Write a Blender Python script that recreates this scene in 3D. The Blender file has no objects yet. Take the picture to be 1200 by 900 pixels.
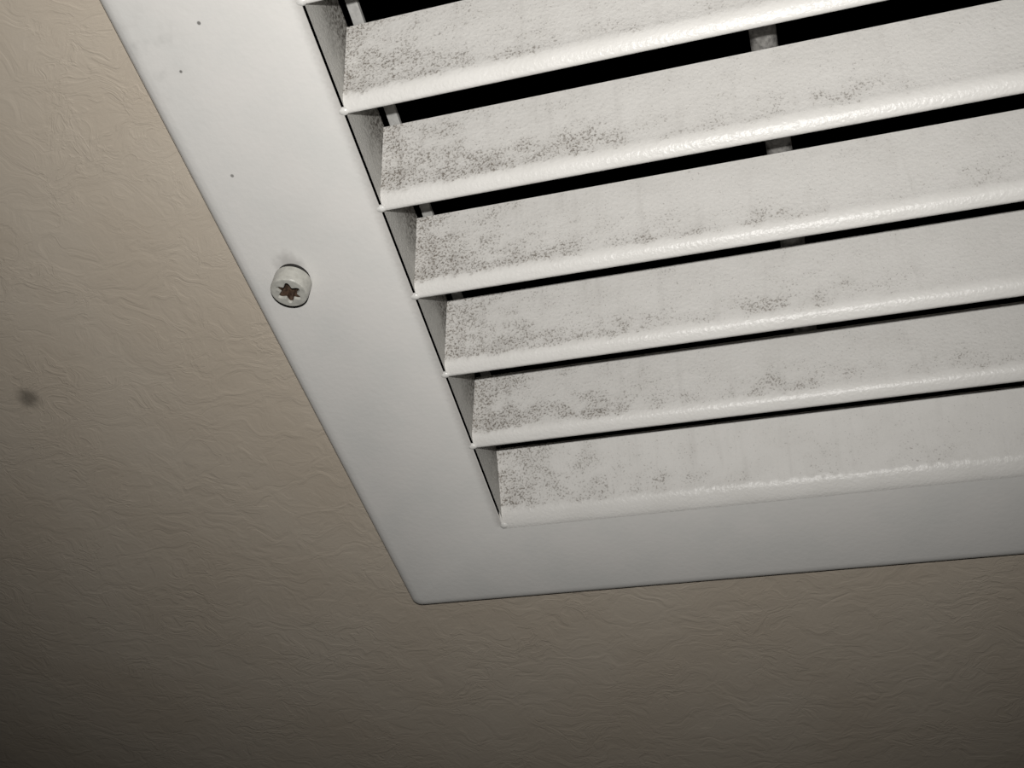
import bpy, bmesh, math, random
from mathutils import Matrix, Vector
random.seed(4)

# ------------------------------------------------------------------ units
U = 0.02            # one slat pitch in metres
Z0 = 2.40           # height of the grille face above the floor
def W3(x, y, z):    # pitch units (x along slats, y away from viewer, z up into the duct) -> metres
    return Vector((x * U, y * U, Z0 + z * U))

# ------------------------------------------------------------------ camera
ROT = Matrix(((0.95590802, 0.26460654, 0.12737048),
              (-0.13036759, 0.77100941, -0.62333681),
              (-0.26314284, 0.57924767, 0.7715102)))      # world -> view (x right, y down, z forward)
CAM = (5.2566, -10.0301, -8.9972)
sc = bpy.context.scene
cd = bpy.data.cameras.new('camera')
cd.sensor_width = 36.0
cd.lens = 1327.3 * 36.0 / 1200.0
cd.clip_start = 0.005
cam = bpy.data.objects.new('camera', cd)
sc.collection.objects.link(cam)
M = ROT.transposed() @ Matrix(((1, 0, 0), (0, -1, 0), (0, 0, -1)))
cam.matrix_world = Matrix.Translation(W3(*CAM)) @ M.to_4x4()
sc.camera = cam

# ------------------------------------------------------------------ world, flash lamp, exposure
w = bpy.data.worlds.new('dark_room'); sc.world = w; w.use_nodes = True
w.node_tree.nodes['Background'].inputs[0].default_value = (1.0, 0.93, 0.85, 1)
w.node_tree.nodes['Background'].inputs[1].default_value = 0.0015

ld = bpy.data.lights.new('phone_flash', 'SPOT')
ld.energy = 1.80
ld.color = (1.0, 0.985, 0.955)
ld.spot_size = math.radians(103)
ld.spot_blend = 1.0
ld.shadow_soft_size = 0.0022
lamp = bpy.data.objects.new('phone_flash', ld)
sc.collection.objects.link(lamp)
up = -Vector(ROT[1]); right = Vector(ROT[0]); fwd = Vector(ROT[2])
lamp_p = Vector(CAM) + up * 0.95 + right * -0.15
aim = (fwd + up * 0.15).normalized()
lx = right - aim * right.dot(aim); lx.normalize()
lz = -aim; ly = lz.cross(lx)
LM = Matrix((lx, ly, lz)).transposed().to_4x4()
lamp.matrix_world = Matrix.Translation(W3(*lamp_p)) @ LM

vs = sc.view_settings
vs.view_transform = 'Standard'; vs.look = 'None'; vs.exposure = 0.0; vs.gamma = 1.0
vs.use_curve_mapping = False

# ------------------------------------------------------------------ node helpers
class NT:
    def __init__(s, name):
        s.m = bpy.data.materials.new(name); s.m.use_nodes = True
        s.t = s.m.node_tree; s.t.nodes.clear()
        s.out = s.t.nodes.new('ShaderNodeOutputMaterial')
        s.b = s.t.nodes.new('ShaderNodeBsdfPrincipled')
        s.t.links.new(s.b.outputs[0], s.out.inputs[0])
    def n(s, typ, **kw):
        nd = s.t.nodes.new(typ)
        for k, v in kw.items(): setattr(nd, k, v)
        return nd
    def put(s, sock, v):
        if isinstance(v, bpy.types.NodeSocket): s.t.links.new(v, sock)
        elif isinstance(v, (tuple, list)) and len(v) == 3 and sock.type == 'RGBA': sock.default_value = (*v, 1)
        else: sock.default_value = v
    def math(s, op, a, b=0.0, c=None, clamp=False):
        nd = s.n('ShaderNodeMath', operation=op, use_clamp=clamp)
        s.put(nd.inputs[0], a); s.put(nd.inputs[1], b)
        if c is not None: s.put(nd.inputs[2], c)
        return nd.outputs[0]
    def vec(s, src='Object'):
        tc = s.n('ShaderNodeTexCoord')
        mp = s.n('ShaderNodeMapping'); mp.inputs['Scale'].default_value = (1 / U,) * 3
        s.t.links.new(tc.outputs[src], mp.inputs[0]); return mp.outputs[0]
    def world(s):
        g = s.n('ShaderNodeNewGeometry')
        mp = s.n('ShaderNodeMapping'); mp.inputs['Scale'].default_value = (1 / U,) * 3
        mp.inputs['Location'].default_value = (0, 0, -Z0 / U)
        s.t.links.new(g.outputs['Position'], mp.inputs[0]); return mp.outputs[0]
    def scale(s, v, sc3):
        mp = s.n('ShaderNodeMapping'); mp.inputs['Scale'].default_value = sc3
        s.t.links.new(v, mp.inputs[0]); return mp.outputs[0]
    def noise(s, v, scale, detail=2.0, rough=0.5, dist=0.0):
        nd = s.n('ShaderNodeTexNoise'); s.put(nd.inputs['Vector'], v)
        nd.inputs['Scale'].default_value = scale; nd.inputs['Detail'].default_value = detail
        nd.inputs['Roughness'].default_value = rough; nd.inputs['Distortion'].default_value = dist
        return nd.outputs['Fac']
    def sep(s, v):
        nd = s.n('ShaderNodeSeparateXYZ'); s.put(nd.inputs[0], v); return nd.outputs
    def ramp(s, v, a, b, lo=0.0, hi=1.0, smooth=True):
        nd = s.n('ShaderNodeMapRange'); nd.interpolation_type = 'SMOOTHSTEP' if smooth else 'LINEAR'
        s.put(nd.inputs['Value'], v)
        for k, x in (('From Min', a), ('From Max', b), ('To Min', lo), ('To Max', hi)): s.put(nd.inputs[k], x)
        return nd.outputs[0]
    def mix(s, f, a, b):
        nd = s.n('ShaderNodeMix', data_type='RGBA')
        s.put(nd.inputs[0], f); s.put(nd.inputs[6], a); s.put(nd.inputs[7], b); return nd.outputs[2]
    def bump(s, h, strength, dist, normal=None):
        nd = s.n('ShaderNodeBump'); nd.inputs['Strength'].default_value = strength
        nd.inputs['Distance'].default_value = dist * U; s.put(nd.inputs['Height'], h)
        if normal is not None: s.put(nd.inputs['Normal'], normal)
        return nd.outputs[0]
    def dist2(s, xy, cx, cy):      # distance in the ceiling plane from a spot
        dx = s.math('SUBTRACT', xy[0], cx); dy = s.math('SUBTRACT', xy[1], cy)
        return s.math('SQRT', s.math('ADD', s.math('MULTIPLY', dx, dx), s.math('MULTIPLY', dy, dy)))
    def done(s, col, rough, normal=None, spec=0.5):
        s.put(s.b.inputs['Base Color'], col); s.put(s.b.inputs['Roughness'], rough)
        s.b.inputs['Specular IOR Level'].default_value = spec
        if normal is not None: s.put(s.b.inputs['Normal'], normal)
        return s.m

WHITE = (0.765, 0.745, 0.718)
DUST = (0.15, 0.13, 0.108)

def mat_ceiling():
    m = NT('troweled_ceiling_paint'); p = m.world(); xyz = m.sep(p)
    warp = m.n('ShaderNodeTexNoise'); m.put(warp.inputs['Vector'], p); warp.inputs['Scale'].default_value = 1.3
    wv = m.n('ShaderNodeVectorMath', operation='SCALE'); m.put(wv.inputs[0], warp.outputs['Color']); wv.inputs['Scale'].default_value = 1.2
    av = m.n('ShaderNodeVectorMath', operation='ADD'); m.put(av.inputs[0], p); m.put(av.inputs[1], wv.outputs[0])
    q = m.scale(av.outputs[0], (1.0, 1.7, 1.0))
    n1 = m.noise(q, 2.4, 4.0, 0.55, 0.9)
    ridge = m.math('ABSOLUTE', m.math('SUBTRACT', n1, 0.5))
    crease = m.ramp(ridge, 0.0, 0.05, 1.0, 0.0)
    n2 = m.noise(q, 6.5, 3.0, 0.6, 0.4)
    n3 = m.noise(p, 22.0, 2.0, 0.6)
    patch = m.ramp(m.noise(p, 0.8, 2.0), 0.42, 0.62)
    h = m.math('ADD', m.math('MULTIPLY', n1, 0.9), m.math('MULTIPLY', m.math('MULTIPLY', crease, patch), 0.15))
    h = m.math('ADD', h, m.math('MULTIPLY', m.math('MULTIPLY', n2, patch), 0.35))
    h = m.math('ADD', h, m.math('MULTIPLY', n3, 0.10))
    tone = m.ramp(m.noise(p, 0.55, 3.0), 0.3, 0.7)
    col = m.mix(tone, (0.535, 0.462, 0.375), (0.565, 0.497, 0.412))
    d = m.dist2(xyz, -3.40, -3.91)
    d = m.math('ADD', d, m.math('MULTIPLY', m.math('SUBTRACT', m.noise(p, 9.0), 0.5), 0.07))
    col = m.mix(m.ramp(d, 0.03, 0.20, 0.70, 0.0), col, (0.12, 0.105, 0.085))
    return m.done(col, 0.55, m.bump(h, 0.34, 0.05), 0.35)

def specks(m, p, col, spots):
    xyz = m.sep(p)
    for x, y, r, k in spots:
        d = m.dist2(xyz, x, y)
        col = m.mix(m.ramp(d, r * 0.5, r, k, 0.0), col, (0.10, 0.095, 0.09))
    return col

def mat_frame():
    m = NT('white_powder_coat_frame'); p = m.world()
    tone = m.ramp(m.noise(p, 1.4, 4.0, 0.6), 0.35, 0.72)
    col = m.mix(tone, WHITE, (0.725, 0.715, 0.69))
    xyz = m.sep(p)
    # grey smear above the screw, a rubbed patch by the outer edge, a few specks
    d = m.dist2(xyz, 0.40, -5.11)
    d = m.math('ADD', d, m.math('MULTIPLY', m.math('SUBTRACT', m.noise(p, 7.0), 0.5), 0.2))
    col = m.mix(m.ramp(d, 0.03, 0.19, 0.42, 0.0), col, (0.22, 0.21, 0.20))
    d = m.dist2(xyz, 0.02, -7.35)
    col = m.mix(m.math('MULTIPLY', m.ramp(d, 0.1, 0.55, 1.0, 0.0), m.ramp(m.noise(p, 5.0, 3.0), 0.45, 0.7, 0.0, 0.22)), col, (0.3, 0.3, 0.28))
    col = specks(m, p, col, ((0.581, -7.524, 0.022, 0.8), (0.226, -7.158, 0.018, 0.8), (0.252, -6.112, 0.022, 0.7)))
    # darkens towards the left opening edge, ragged with fine noise
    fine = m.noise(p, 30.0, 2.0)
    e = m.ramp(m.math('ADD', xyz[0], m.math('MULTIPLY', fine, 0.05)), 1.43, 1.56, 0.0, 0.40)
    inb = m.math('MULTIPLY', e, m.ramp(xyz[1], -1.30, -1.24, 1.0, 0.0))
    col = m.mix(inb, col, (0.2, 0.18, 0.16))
    h = m.noise(p, 16.0, 2.0)
    return m.done(col, 0.42, m.bump(h, 0.10, 0.02), 0.4)

def mat_slat(name, flange=False):
    m = NT(name); o = m.vec('Object'); p = m.world(); xyz = m.sep(o)
    lx, lz = xyz[0], xyz[2]
    low = m.noise(p, 1.1, 3.0, 0.55)
    mid = m.noise(m.scale(p, (1, 1.4, 1.4)), 4.0, 3.0, 0.6)
    fine = m.noise(p, 46.0, 2.0, 0.7)
    jag = m.math('MULTIPLY', m.math('SUBTRACT', m.noise(p, 12.0, 3.0), 0.5), 0.12)
    zz = m.math('ADD', lz, jag)
    clean = m.ramp(zz, 0.06, 0.13)                      # the lip itself stays clean
    end = m.math('EXPONENT', m.math('MULTIPLY', lx, -2.2))
    reach = m.math('EXPONENT', m.math('MULTIPLY', lx, -0.34))
    b = m.math('DIVIDE', m.math('SUBTRACT', lz, 0.16), 0.17)
    band = m.math('EXPONENT', m.math('MULTIPLY', m.math('MULTIPLY', b, b), -1.0))
    blot = m.ramp(low, 0.42, 0.66)
    D = m.math('MULTIPLY', end, 0.42)
    if not flange:
        D = m.math('ADD', D, m.math('MULTIPLY', m.math('MULTIPLY', band, reach), 0.36))
    D = m.math('ADD', D, m.math('MULTIPLY', m.math('MULTIPLY', band, blot), 0.14))
    D = m.math('ADD', D, m.math('ADD', m.math('MULTIPLY', reach, 0.15), 0.05))
    D = m.math('ADD', D, m.math('MULTIPLY', m.math('MULTIPLY', blot, m.ramp(mid, 0.35, 0.7)), 0.10))
    D = m.math('MULTIPLY', D, m.ramp(mid, 0.25, 0.72, 0.35, 1.5))
    D = m.math('MULTIPLY', D, clean)
    thr = m.math('MAXIMUM', m.math('SUBTRACT', 0.65, m.math('MULTIPLY', D, 0.40)), 0.475)
    speck = m.ramp(fine, thr, m.math('ADD', thr, 0.16))
    film = m.math('ADD', m.math('MULTIPLY', D, 0.24), m.math('MULTIPLY', clean, 0.035))
    tone = m.ramp(m.noise(p, 2.2, 3.0), 0.35, 0.7)
    streak = m.ramp(m.noise(m.scale(o, (5.0, 0.5, 0.5)), 1.6, 3.0, 0.6), 0.5, 0.75, 0.0, 0.10)
    film = m.math('ADD', film, m.math('MULTIPLY', streak, clean))
    base = m.mix(tone, (0.718, 0.70, 0.672), (0.692, 0.674, 0.645))
    f = m.math('ADD', film, m.math('MULTIPLY', m.math('MULTIPLY', speck, clean), m.ramp(D, 0.0, 0.7, 0.38, 0.72)), clamp=True)
    dustc = m.mix(m.noise(p, 40.0, 1.0), (0.10, 0.088, 0.074), (0.30, 0.265, 0.23))
    col = m.mix(f, base, dustc)
    h = m.math('ADD', m.math('MULTIPLY', m.noise(p, 30.0, 2.0), 0.55), m.math('MULTIPLY', m.math('MULTIPLY', fine, D), 1.2))
    return m.done(col, m.ramp(clean, 0.35, 1.0, 0.34, 0.75), m.bump(h, 0.29, 0.035), 0.26)

def mat_plate():
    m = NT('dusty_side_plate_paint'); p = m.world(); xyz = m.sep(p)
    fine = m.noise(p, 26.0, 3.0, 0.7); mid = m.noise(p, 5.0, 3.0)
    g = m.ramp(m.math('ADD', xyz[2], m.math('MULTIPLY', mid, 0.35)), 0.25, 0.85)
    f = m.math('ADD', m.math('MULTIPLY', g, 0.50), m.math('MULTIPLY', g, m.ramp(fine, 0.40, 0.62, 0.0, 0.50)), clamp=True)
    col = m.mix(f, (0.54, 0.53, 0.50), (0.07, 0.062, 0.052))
    return m.done(col, 0.6, m.bump(fine, 0.3, 0.03), 0.3)

def mat_plain(name, col, rough, bump=0.0, spec=0.5, metal=0.0, nscale=20.0, var=0.8):
    m = NT(name); p = m.world()
    n = m.noise(p, nscale, 3.0, 0.6)
    c = m.mix(m.ramp(n, 0.35, 0.7), col, tuple(x * var for x in col))
    m.b.inputs['Metallic'].default_value = metal
    return m.done(c, rough, m.bump(n, bump, 0.03) if bump else None, spec)

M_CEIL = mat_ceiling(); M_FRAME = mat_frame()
M_SLAT = mat_slat('dusty_white_slat_paint'); M_FLANGE = mat_slat('dusty_white_flange_paint', True)
M_PLATE = mat_plate()
M_BEAD = mat_plain('white_paint_bead', (0.78, 0.765, 0.735), 0.3, 0.1)
M_SCREW = mat_plain('grey_white_screw_paint', (0.53, 0.52, 0.475), 0.34, 0.12, 0.5, 0.0, 18.0, 0.82)
M_RUST = mat_plain('rusty_brown_recess', (0.085, 0.052, 0.034), 0.5, 0.3, 0.5, 0.0, 24.0, 0.4)
M_SHANK = mat_plain('shank_gap_shade', (0.018, 0.016, 0.014), 0.8)
M_BACK = mat_plain('darkened_slat_back', (0.10, 0.094, 0.086), 0.85, 0.3, 0.2)
M_ROD = mat_plain('dusty_grey_rod', (0.23, 0.222, 0.21), 0.75, 0.6, 0.3, 0.0, 16.0, 0.45)
M_RAIL = mat_plain('grey_rail_paint', (0.42, 0.415, 0.40), 0.5, 0.05)
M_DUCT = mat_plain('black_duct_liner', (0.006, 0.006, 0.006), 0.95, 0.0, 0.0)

# ------------------------------------------------------------------ mesh helpers
def link(name, bm, mat, parent=None, loc=(0, 0, 0), smooth=False):
    me = bpy.data.meshes.new(name); bm.normal_update(); bm.to_mesh(me); bm.free()
    me.materials.append(mat)
    if smooth:
        for p in me.polygons: p.use_smooth = True
        me.set_sharp_from_angle(angle=math.radians(38))
    o = bpy.data.objects.new(name, me); sc.collection.objects.link(o)
    o.parent = parent; o.location = Vector(loc) * U if parent else W3(*loc)
    return o

def box(bm, x0, x1, y0, y1, z0, z1):
    r = bmesh.ops.create_cube(bm, size=1.0)
    for v in r['verts']:
        v.co = Vector(((x0 if v.co.x < 0 else x1), (y0 if v.co.y < 0 else y1), (z0 if v.co.z < 0 else z1))) * U
    return r

def extrude_profile(prof, x0, x1, segs=1):      # closed (y, z) outline swept along x
    bm = bmesh.new(); rings = []
    for i in range(segs + 1):
        x = x0 + (x1 - x0) * i / segs
        rings.append([bm.verts.new(Vector((x, y, z)) * U) for y, z in prof])
    n = len(prof)
    for a, b in zip(rings, rings[1:]):
        for i in range(n):
            bm.faces.new((a[i], a[(i + 1) % n], b[(i + 1) % n], b[i]))
    bm.faces.new(rings[0][::-1]); bm.faces.new(rings[-1])
    bmesh.ops.recalc_face_normals(bm, faces=bm.faces)
    return bm

def bez(a, b, c, n):
    return [((1 - t) ** 2 * a[0] + 2 * t * (1 - t) * b[0] + t * t * c[0],
             (1 - t) ** 2 * a[1] + 2 * t * (1 - t) * b[1] + t * t * c[1]) for t in [i / n for i in range(n + 1)]]

def sheet(path, th):        # thicken an open (y, z) path to the duct side
    back = []
    for i, q in enumerate(path):
        a = path[max(i - 1, 0)]; b = path[min(i + 1, len(path) - 1)]
        d = Vector((b[0] - a[0], b[1] - a[1])).normalized()
        back.append((q[0] + d.y * th, q[1] - d.x * th))
    return path + back[::-1]

# ------------------------------------------------------------------ setting: ceiling slab with the duct opening
GX, GY = 24.0, -13.6        # size of the grille
BX = 1.519                  # border width
LIPS = [-11.47, -10.47, -9.47, -8.47, -7.472, -6.470, -5.473, -4.469, -3.4755, -2.474]
TILT = [0, 0, 0, 0, 0, -0.0425, -0.0316, -0.0142, 0.0201, 0.0714]
FLANGE_Y = -1.263

def ring_slab(outer, inner, z0, z1):
    bm = bmesh.new()
    def rect(r, z): return [bm.verts.new(Vector((x, y, z)) * U) for x, y in ((r[0], r[2]), (r[1], r[2]), (r[1], r[3]), (r[0], r[3]))]
    ob, ib, ot, it = rect(outer, z0), rect(inner, z0), rect(outer, z1), rect(inner, z1)
    for i in range(4):
        j = (i + 1) % 4
        bm.faces.new((ob[i], ob[j], ib[j], ib[i])); bm.faces.new((ot[i], it[i], it[j], ot[j]))
        bm.faces.new((ib[i], ib[j], it[j], it[i])); bm.faces.new((ob[i], ot[i], ot[j], ob[j]))
    bmesh.ops.recalc_face_normals(bm, faces=bm.faces)
    return bm
HOLE = (1.0, GX - 1.0, GY + 0.9, -0.75)
ceil = link('ceiling', ring_slab((-90, 110, -100, 90), HOLE, 0.125, 0.75), M_CEIL)
ceil['kind'] = 'structure'

# duct above the opening: open-bottomed black box
bm = bmesh.new(); h = 40.0
x0, x1, y0, y1 = HOLE[0] - .3, HOLE[1] + .3, HOLE[2] - .3, HOLE[3] + .3
box(bm, x0 - .1, x0, y0, y1, .76, h); box(bm, x1, x1 + .1, y0, y1, .76, h)
box(bm, x0 - .1, x1 + .1, y0 - .1, y0, .76, h); box(bm, x0 - .1, x1 + .1, y1, y1 + .1, .76, h)
box(bm, x0 - .1, x1 + .1, y0 - .1, y1 + .1, h, h + .1)
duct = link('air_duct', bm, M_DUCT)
duct['kind'] = 'structure'

# ------------------------------------------------------------------ the grille
gr = bpy.data.objects.new('vent_grille', None); sc.collection.objects.link(gr)
gr.location = W3(0, 0, 0); gr.empty_display_size = 0.05
gr['label'] = 'white metal ceiling vent grille with dusty angled slats and a wide flat frame'
gr['category'] = 'vent'

# frame: one pressed sheet, rolled outer edge, square opening
def frame_mesh():
    bm = bmesh.new()
    def loop(d, z, r, n=6):       # d inward offset from the outer edge, r corner radius
        pts = []
        xa, xb, ya, yb = d, GX - d, GY + d, -d
        for cx, cy, a0 in ((xb - r, yb - r, 0), (xa + r, yb - r, 90), (xa + r, ya + r, 180), (xb - r, ya + r, 270)):
            for i in range(n + 1):
                a = math.radians(a0 + 90 * i / n)
                x, y = cx + r * math.cos(a), cy + r * math.sin(a)
                pts.append((x, y, z))
        out = []
        for x, y, z in pts:
            if x < 2: x += 0.0306 * y * max(0.0, 1 - x / BX)     # the left edge is a little out of square
            out.append(bm.verts.new(Vector((x, y, z)) * U))
        return out
    prof = [(0.035, 0.118), (0.0, 0.112), (0.0, 0.095), (0.008, 0.066), (0.026, 0.040), (0.055, 0.018), (0.095, 0.005), (0.15, 0.0)]
    loops = [loop(d, z, 0.10 if d < .1 else 0.06) for d, z in prof]
    n = 6
    def inner(z, e=0.0):
        pts = []
        for (x, y) in ((GX - BX + e, FLANGE_Y + e), (BX - e, FLANGE_Y + e), (BX - e, GY + BX - e), (GX - BX + e, GY + BX - e)):
            pts.append(bm.verts.new(Vector((x, y, z)) * U))
        return [p for p in pts]
    for a, b in zip(loops, loops[1:]):
        k = len(a)
        for i in range(k): bm.faces.new((a[i], a[(i + 1) % k], b[(i + 1) % k], b[i]))
    i0 = inner(0.0, 0.006); i1 = inner(0.004, 0.001); i2 = inner(0.012)
    L = loops[-1]; m_ = n + 1
    for q in range(4):           # corner fans and border quads down to the square opening
        seg = L[q * m_:(q + 1) * m_]
        for a, b in zip(seg, seg[1:]): bm.faces.new((a, b, i0[q]))
        bm.faces.new((seg[-1], L[((q + 1) % 4) * m_], i0[(q + 1) % 4], i0[q]))
    for a, b in ((i0, i1), (i1, i2)):
        for q in range(4): bm.faces.new((a[q], a[(q + 1) % 4], b[(q + 1) % 4], b[q]))
    bmesh.ops.recalc_face_normals(bm, faces=bm.faces)
    for f in bm.faces:
        c = f.calc_center_median()
        f.smooth = True
    # make sure the big faces look down into the room
    tot = sum(f.normal.z * f.calc_area() for f in bm.faces)
    if tot > 0: bmesh.ops.reverse_faces(bm, faces=bm.faces)
    return bm
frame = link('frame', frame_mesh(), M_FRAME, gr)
for e in frame.data.edges: pass

# side plates that carry the slat ends
for x in (BX + 0.016, GX - BX - 0.016):
    bm = bmesh.new(); s = 1 if x < 5 else -1
    ya, yb = GY + BX - .1, FLANGE_Y - .02
    c = [[bm.verts.new(Vector((px, py, pz)) * U) for px, pz in ((x, .030), (x, .80), (x - s * .03, .80), (x - s * .03, .22))] for py in (ya, yb)]
    for i in range(4): bm.faces.new((c[0][i], c[0][(i + 1) % 4], c[1][(i + 1) % 4], c[1][i]))
    bm.faces.new(c[0][::-1]); bm.faces.new(c[1]); bmesh.ops.recalc_face_normals(bm, faces=bm.faces)
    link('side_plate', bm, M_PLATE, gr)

# slats: clean rolled lip, bend, long face leaning back into the duct
def slat_path(dy, dz):
    tip = bez((0.012, 0.052), (0.022, 0.004), (-0.03, 0.012), 5)
    lip = bez((-0.080, 0.042), (-0.138, 0.070), (-0.168, 0.166), 10)
    top = [(-0.168 + (dy + 0.168) * t, 0.166 + (dz - 0.166) * t) for t in (0.5, 1.0)]
    return tip + lip + top
XA, XB = BX + 0.018, GX - BX - 0.018
for y, t in zip(LIPS, TILT):
    prof = sheet(slat_path(-0.453 + t, 0.771), 0.022)
    s = link('slat', extrude_profile(prof, 0, XB - XA), M_SLAT, gr, (XA, y, 0), True)
    s.data.materials.append(M_BACK)                  # side turned to the duct, coloured dark to deepen shade in the gaps
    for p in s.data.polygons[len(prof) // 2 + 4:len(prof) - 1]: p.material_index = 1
    bead = bmesh.new(); bmesh.ops.create_uvsphere(bead, u_segments=16, v_segments=10, radius=1.0)
    for v in bead.verts: v.co = Vector((v.co.x * 0.055, v.co.y * 0.040, v.co.z * 0.030)) * U
    b = link('weld_bead', bead, M_BEAD, s, (-0.014, -0.022, 0.020), True)
    b['label'] = 'small glossy white bead joining the slat lip to the frame'

# the frame's own bottom edge turns up as a last, wider slat
path = bez((0.035, -0.0015), (-0.01, -0.004), (-0.075, 0.028), 8) + bez((-0.105, 0.045), (-0.165, 0.078), (-0.205, 0.148), 8) + [(-0.42, 0.388), (-0.638, 0.628)]
fl = link('bottom_flange', extrude_profile(sheet(path, 0.04), 0, XB - XA + .056), M_FLANGE, gr, (XA - .028, FLANGE_Y, 0), True)
fl['label'] = 'upturned lower edge of the frame, smooth and joined to it'

bead = bmesh.new(); bmesh.ops.create_uvsphere(bead, u_segments=16, v_segments=10, radius=1.0)
for v in bead.verts: v.co = Vector((v.co.x * 0.05, v.co.y * 0.045, v.co.z * 0.022)) * U
b = link('weld_bead', bead, M_BEAD, fl, (0.025, -0.005, 0.012), True)
b['label'] = 'small glossy white bead in the inner corner of the frame'

# rail and rod behind the slats
bm = bmesh.new(); box(bm, 1.585, 1.69, GY + 1.6, FLANGE_Y - .6, 0.83, 0.875)
rail = link('side_rail', bm, M_RAIL, gr)
bm = bmesh.new()
bmesh.ops.create_cone(bm, cap_ends=True, segments=24, radius1=0.118 * U, radius2=0.118 * U, depth=(-FLANGE_Y + -GY - 4.0) * U)
bmesh.ops.rotate(bm, verts=bm.verts, matrix=Matrix.Rotation(math.pi / 2, 3, 'X'))
rod = link('support_rod', bm, M_ROD, gr, (5.145, (GY + FLANGE_Y) / 2, 0.905), True)
rod['label'] = 'dusty grey round rod crossing behind the slats'

# ------------------------------------------------------------------ screw in the left border
def lathe(prof, n=40):
    bm = bmesh.new(); rings = []
    for r, z in prof:
        rings.append([bm.verts.new(Vector((r * math.cos(2 * math.pi * i / n), r * math.sin(2 * math.pi * i / n), z)) * U) for i in range(n)])
    for a, b in zip(rings, rings[1:]):
        for i in range(n): bm.faces.new((a[i], a[(i + 1) % n], b[(i + 1) % n], b[i]))
    return bm, rings

def star(i, n, r):           # six-lobed outline
    a = 2 * math.pi * i / n
    k = 0.5 + 0.5 * math.cos(6 * (a + 0.25))
    rr = r * (0.62 + 0.38 * k)
    return rr * math.cos(a), rr * math.sin(a)

N = 72; SH = 0.195; SR = 0.187
bm, rings = lathe([(SR * .93, 0.0), (SR, -0.012), (SR, -SH + .035), (SR * .985, -SH + .014), (SR * .94, -SH + .002), (SR * .88, -SH)], N)
rim = [bm.verts.new(Vector((*star(i, N, 0.135), -SH)) * U) for i in range(N)]
low = [bm.verts.new(Vector((*star(i, N, 0.124), -SH + 0.028)) * U) for i in range(N)]
for a, b in ((rings[-1], rim), (rim, low)):
    for i in range(N): bm.faces.new((a[i], a[(i + 1) % N], b[(i + 1) % N], b[i]))
bm.faces.new(rings[0][::-1])
bmesh.ops.recalc_face_normals(bm, faces=bm.faces)
screw = link('screw', bm, M_SCREW, gr, (0.394, -4.925, -0.016), False)
for p in screw.data.polygons: p.use_smooth = p.area < 1.2e-8
screw.rotation_euler = (math.radians(9), math.radians(2), 0)
screw['label'] = 'grey white screw with a rusty star recess in the left border'
bm = bmesh.new()
a = [bm.verts.new(Vector((*star(i, N, 0.124), -SH + 0.028)) * U) for i in range(N)]
b = [bm.verts.new(Vector((*star(i, N, 0.10), -SH + 0.115)) * U) for i in range(N)]
c = bm.verts.new(Vector((0, 0, -SH + 0.135)) * U)
for i in range(N):
    j = (i + 1) % N
    bm.faces.new((a[i], a[j], b[j], b[i])); bm.faces.new((b[i], b[j], c))
bmesh.ops.recalc_face_normals(bm, faces=bm.faces)
rec = link('star_recess', bm, M_RUST, screw); rec['label'] = 'rusty brown star-shaped socket'
bm, _ = lathe([(0.172, -0.012), (0.172, 0.10), (0.07, 0.9)], 32)  # shank widened and blackened to paint the shaded gap under the head
link('shank', bm, M_SHANK, screw)
